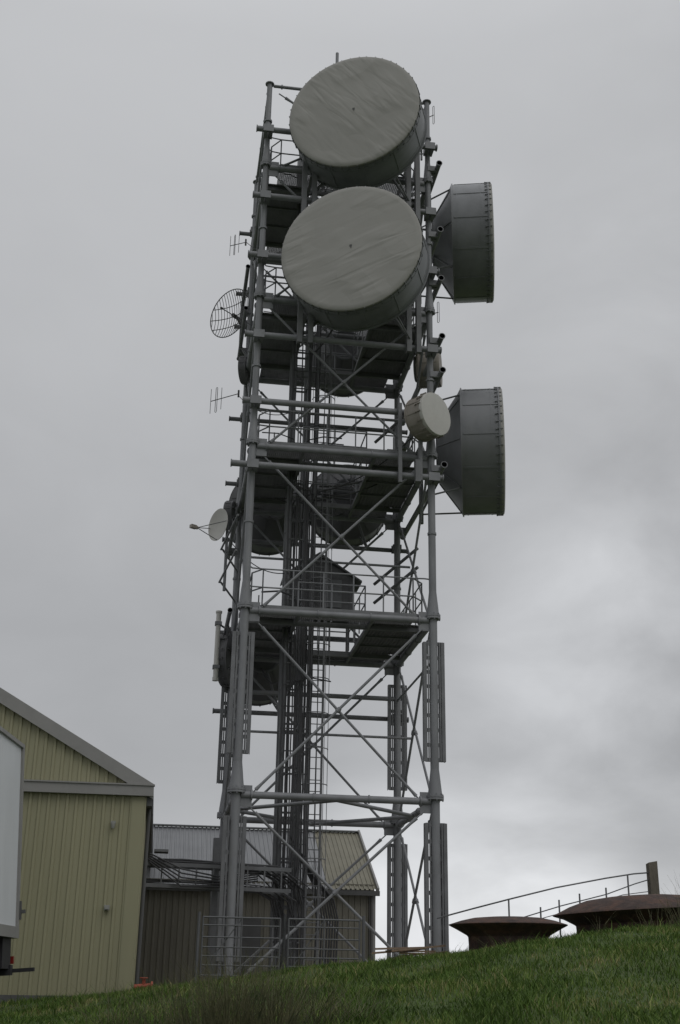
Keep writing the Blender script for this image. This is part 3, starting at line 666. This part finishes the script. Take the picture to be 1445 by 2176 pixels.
# plank pile
pz=ground(3.45,-4.4)
for i in range(12):
    mb=MB();a=random.uniform(-.35,.35);c=V((3.45+random.uniform(-.3,.35),-4.4+random.uniform(-.25,.25),pz+.06+.05*(i//2)));d=V((math.cos(a),math.sin(a),random.uniform(-.03,.12)))
    mb.bar(c-d*.55,c+d*.55,.12,.035);mkobj("timber_plank",mb,M_plank,label="loose sawn timber plank lying in a pile on the grass",category="plank",group="pile of timber planks",smooth=False)
mb=MB();z=ground(-1.9,-4.4);mb.tube((-2.08,-4.4,z+.12),(-1.75,-4.35,z+.15),.05,None,12);mb.tube((-1.9,-4.38,z),(-1.9,-4.38,z+.27),.035,None,12);mb.ringbar((-1.9,-4.38,z+.29),(0,0,1),.07,.014,20,6);mb.tube((-1.76,-4.35,z+.15),(-1.72,-4.35,z+.15),.08,None,12)
mkobj("pipe_valve",mb,M_orange,label="small orange pipe valve on the ground by the shed",category="valve")
# ------------------------------------------------------------------ lorry
fw=V((math.sin(PH),math.cos(PH),0));lf=V((-math.cos(PH),math.sin(PH),0));up=V((0,0,1))
lean=math.radians(4.6);up2=(up*math.cos(lean)+lf*math.sin(lean));lf2=(lf*math.cos(lean)-up*math.sin(lean))
TR0=V((-3.86,-8.0,0))
def tp(a,b,c): return TR0-fw*a+lf2*b+up2*c
TK=empty("lorry",tp(4,1.2,1.1),"white box-bodied lorry parked beside the shed","lorry")
def tbox(mb,a0,a1,b0,b1,c0,c1): mb.obox(tp((a0+a1)/2,(b0+b1)/2,(c0+c1)/2),fw,lf2,up2,(a1-a0)/2,(b1-b0)/2,(c1-c0)/2)
mb=MB();tbox(mb,.03,7.5,.03,2.45,2.36,5.42);mkobj("cargo_body",mb,M_white,TK,smooth=False)
mb=MB();tbox(mb,0,.09,-.012,.10,2.2,5.46);tbox(mb,0,7.5,-.015,.10,5.40,5.47);tbox(mb,0,7.5,-.015,.04,2.20,2.38);tbox(mb,0,.06,0,2.48,5.40,5.47);tbox(mb,0,.06,0,2.48,2.2,2.38)
mkobj("body_trim",mb,M_trim,TK,smooth=False)
mb=MB();tbox(mb,.2,9.5,.75,.95,1.95,2.2);tbox(mb,.2,9.5,1.55,1.75,1.95,2.2);tbox(mb,.1,.25,.05,2.4,1.62,1.78);tbox(mb,.15,.7,.08,.6,1.72,2.2);tbox(mb,.9,2.0,.1,.6,1.6,2.1);tbox(mb,.02,.12,-.30,.15,1.66,1.72);tbox(mb,.25,.35,.3,.4,1.6,2.2)
mkobj("chassis",mb,M_black,TK,smooth=False)
mb=MB();tbox(mb,-.02,.05,.06,.4,1.80,1.92);mkobj("tail_light",mb,M_red,TK,smooth=False)
mb=MB();tbox(mb,-.06,-.0,-.10,.06,2.60,2.66);tbox(mb,-.03,.03,-.04,.03,2.5,2.8);mkobj("door_latch",mb,M_trimd,TK,smooth=False)
for a in(2.6,3.8,7.6):
    for b in(.22,2.25):
        c=tp(a,b,1.62);mb=MB();mb.lathe([(.30,-.14),(.46,-.14),(.5,-.08),(.5,.08),(.46,.14),(.30,.14)],c,lf2,40);w=mkobj("wheel",mb,M_tyre,TK)
        mb=MB();mb.lathe([(0,.06),(.12,.08),(.3,.03),(.31,-.12),(0,-.1)],c,lf2,32);mkobj("rim",mb,M_trim,w)
mb=MB();tbox(mb,7.7,9.6,.05,2.4,1.9,4.3);tbox(mb,9.6,9.9,.1,2.35,1.7,3.0);mkobj("cab",mb,M_white,TK,smooth=False)
# ------------------------------------------------------------------ rusty tanks on the bank
def tank(s,t,R,zr,top,label,tilt=(0,0,1),wall=.70):
    g=ground(s,t);e=empty("rusty_tank",(s,t,g),label,"tank","rusty steel tanks on the bank")
    mb=MB();mb.lathe([(0,top),(R*.35,top*.97),(R*.6,top*.82),(R*.8,top*.48),(R*.93,top*.16),(R,0),(R*1.005,-.012),(R*.99,-.024),(R*.88,-.09),(R*wall,-.21),(R*(wall-.02),-.24)],(s,t,zr),tilt,72)
    mkobj("lid",mb,M_rust,e)
    mb=MB();mb.lathe([(R*(wall-.02),-.19),(R*(wall-.03),-.4),(R*(wall-.01),g-zr-.2)],(s,t,zr),(0,0,1),56);mkobj("tank_wall",mb,M_rust,e)
tank(5.36,-5.0,1.20,2.74,.15,"low rusty steel tank with a shallow overhanging lid",(-.01,0,1))
tank(8.40,-4.4,1.80,3.10,.32,"larger rusty steel tank with a tilted shallow lid",(-.06,0,1),.76)
FE=empty("pipe_fence",(7.5,-2,2.2),"thin bent pipe rail fence behind the rusty tanks","fence")
mb=MB();pts=[(4.9,-.5,3.05),(5.6,-1.2,3.25),(6.25,-2,3.43),(7.4,-2,3.72),(8.6,-2,3.96),(9.3,-2,4.08),(9.7,-2,4.12)]
mb.path(pts,.018,6);mb.path([(6.6,-2,3.05),(7.5,-2,3.32),(8.6,-2,3.6),(9.3,-2,3.85),(9.7,-2,3.97)],.014,6);mb.path([(6.9,-2,3.0),(8.0,-2,3.3),(9.0,-2,3.6),(9.7,-2,3.7)],.010,6)
mkobj("fence_rail",mb,M_steel2,FE)
for s,z in((6.25,3.44),(7.0,3.28),(7.45,3.45),(7.95,3.6),(8.6,3.75),(9.15,4.06)):
    mb=MB();mb.tube((s,-2,ground(s,-2)-.3),(s,-2,z),.02,None,6);mkobj("fence_post",mb,M_steel2,FE)
mb=MB();gz=ground(9.77,-2)-.4
mb.add([(9.67,-2.1,gz),(9.88,-2.1,gz),(9.88,-1.9,gz),(9.67,-1.9,gz),(9.655,-2.1,4.34),(9.865,-2.1,4.38),(9.87,-1.9,4.36),(9.66,-1.9,4.32)],[(3,2,1,0),(4,5,6,7),(0,1,5,4),(1,2,6,5),(2,3,7,6),(3,0,4,7)])
mkobj("wooden_post",mb,M_wood,label="thick weathered wooden post at the end of the rail",category="post",smooth=False)
# ------------------------------------------------------------------ world
w=bpy.data.worlds.new("World");scene.world=w;w.use_nodes=True;nt=w.node_tree;N=nt.nodes;L=nt.links
bg=N["Background"];out=N["World Output"]
sky=N.new("ShaderNodeTexSky");sky.sky_type='NISHITA';sky.sun_disc=False;sky.sun_elevation=math.radians(48);sky.sun_rotation=math.radians(150)
L.new(sky.outputs[0],bg.inputs[0]);bg.inputs[1].default_value=.06
tc=N.new("ShaderNodeTexCoord");sp=N.new("ShaderNodeSeparateXYZ");L.new(tc.outputs["Generated"],sp.inputs[0])
rp=N.new("ShaderNodeValToRGB");e=rp.color_ramp.elements
def g(v,b=1.02): return (v*.985,v,v*b*1.0+.004,1)
e[0].position=0;e[0].color=g(.66,1.04);e[1].position=1;e[1].color=g(1.0)
for p,v in((.05,.58),(.10,.46),(.17,.415),(.26,.425),(.38,.46),(.53,.515),(.68,.56),(.85,.80)):
    q=e.new(p);q.color=g(v)
L.new(sp.outputs[2],rp.inputs[0])
def M(op,a,b=None,c=None):
    n=N.new("ShaderNodeMath");n.operation=op
    for i,v in enumerate((a,b,c)):
        if v is None: continue
        if isinstance(v,(int,float)): n.inputs[i].default_value=v
        else: L.new(v,n.inputs[i])
    return n.outputs[0]
mp=N.new("ShaderNodeMapping");mp.inputs["Scale"].default_value=(1,1,1.8);L.new(tc.outputs["Generated"],mp.inputs[0])
nz=N.new("ShaderNodeTexNoise");nz.inputs["Scale"].default_value=5.0;nz.inputs["Detail"].default_value=6;nz.inputs["Roughness"].default_value=.52;nz.inputs["Distortion"].default_value=.3;L.new(mp.outputs[0],nz.inputs["Vector"])
m1=N.new("ShaderNodeMapRange");m1.inputs[1].default_value=.16;m1.inputs[2].default_value=.36;m1.inputs[3].default_value=.28;m1.inputs[4].default_value=1.0;L.new(sp.outputs[0],m1.inputs[0])
m2=N.new("ShaderNodeMapRange");m2.inputs[1].default_value=.10;m2.inputs[2].default_value=.60;m2.inputs[3].default_value=1.1;m2.inputs[4].default_value=.3;L.new(sp.outputs[2],m2.inputs[0])
mm=M('MULTIPLY',m1.outputs[0],m2.outputs[0])
n1=M('MULTIPLY',M('SUBTRACT',nz.outputs["Fac"],.48),mm)
fac=M('MULTIPLY_ADD',n1,1.25,1.0)
# thinner, brighter breaks in the cloud low in the east
for dirv,c0,amp in(((.329,.907,.262),.9935,.20),((.238,.969,.066),.988,.42),((.30,.93,.19),.975,.08)):
    dn=N.new("ShaderNodeVectorMath");dn.operation='DOT_PRODUCT';L.new(tc.outputs["Generated"],dn.inputs[0]);dn.inputs[1].default_value=Vector(dirv).normalized()
    mr=N.new("ShaderNodeMapRange");mr.interpolation_type='SMOOTHSTEP';mr.inputs[1].default_value=c0;mr.inputs[2].default_value=1.0;mr.inputs[3].default_value=0;mr.inputs[4].default_value=amp;L.new(dn.outputs["Value"],mr.inputs[0])
    k=M('MULTIPLY',mr.outputs[0],M('MULTIPLY',nz.outputs["Fac"],2.0));fac=M('ADD',fac,k)
vm=N.new("ShaderNodeVectorMath");vm.operation='SCALE';L.new(rp.outputs[0],vm.inputs[0]);L.new(fac,vm.inputs["Scale"])
b2=N.new("ShaderNodeBackground");L.new(vm.outputs[0],b2.inputs[0]);b2.inputs[1].default_value=1.0
ms=N.new("ShaderNodeMixShader");ms.inputs[0].default_value=.95;L.new(bg.outputs[0],ms.inputs[1]);L.new(b2.outputs[0],ms.inputs[2]);L.new(ms.outputs[0],out.inputs[0])
sd=bpy.data.lights.new("sun",'SUN');sd.energy=.5;sd.angle=math.radians(35);sd.color=(1,.98,.95)
so=bpy.data.objects.new("sun",sd);scene.collection.objects.link(so);so.location=(-10,-30,60)
el=math.radians(48);az=math.radians(150)
dv=V((math.sin(az)*math.cos(el),math.cos(az)*math.cos(el),math.sin(el)));so.rotation_euler=dv.to_track_quat('Z','Y').to_euler()
scene.view_settings.view_transform='Standard';scene.view_settings.look='None';scene.view_settings.exposure=0
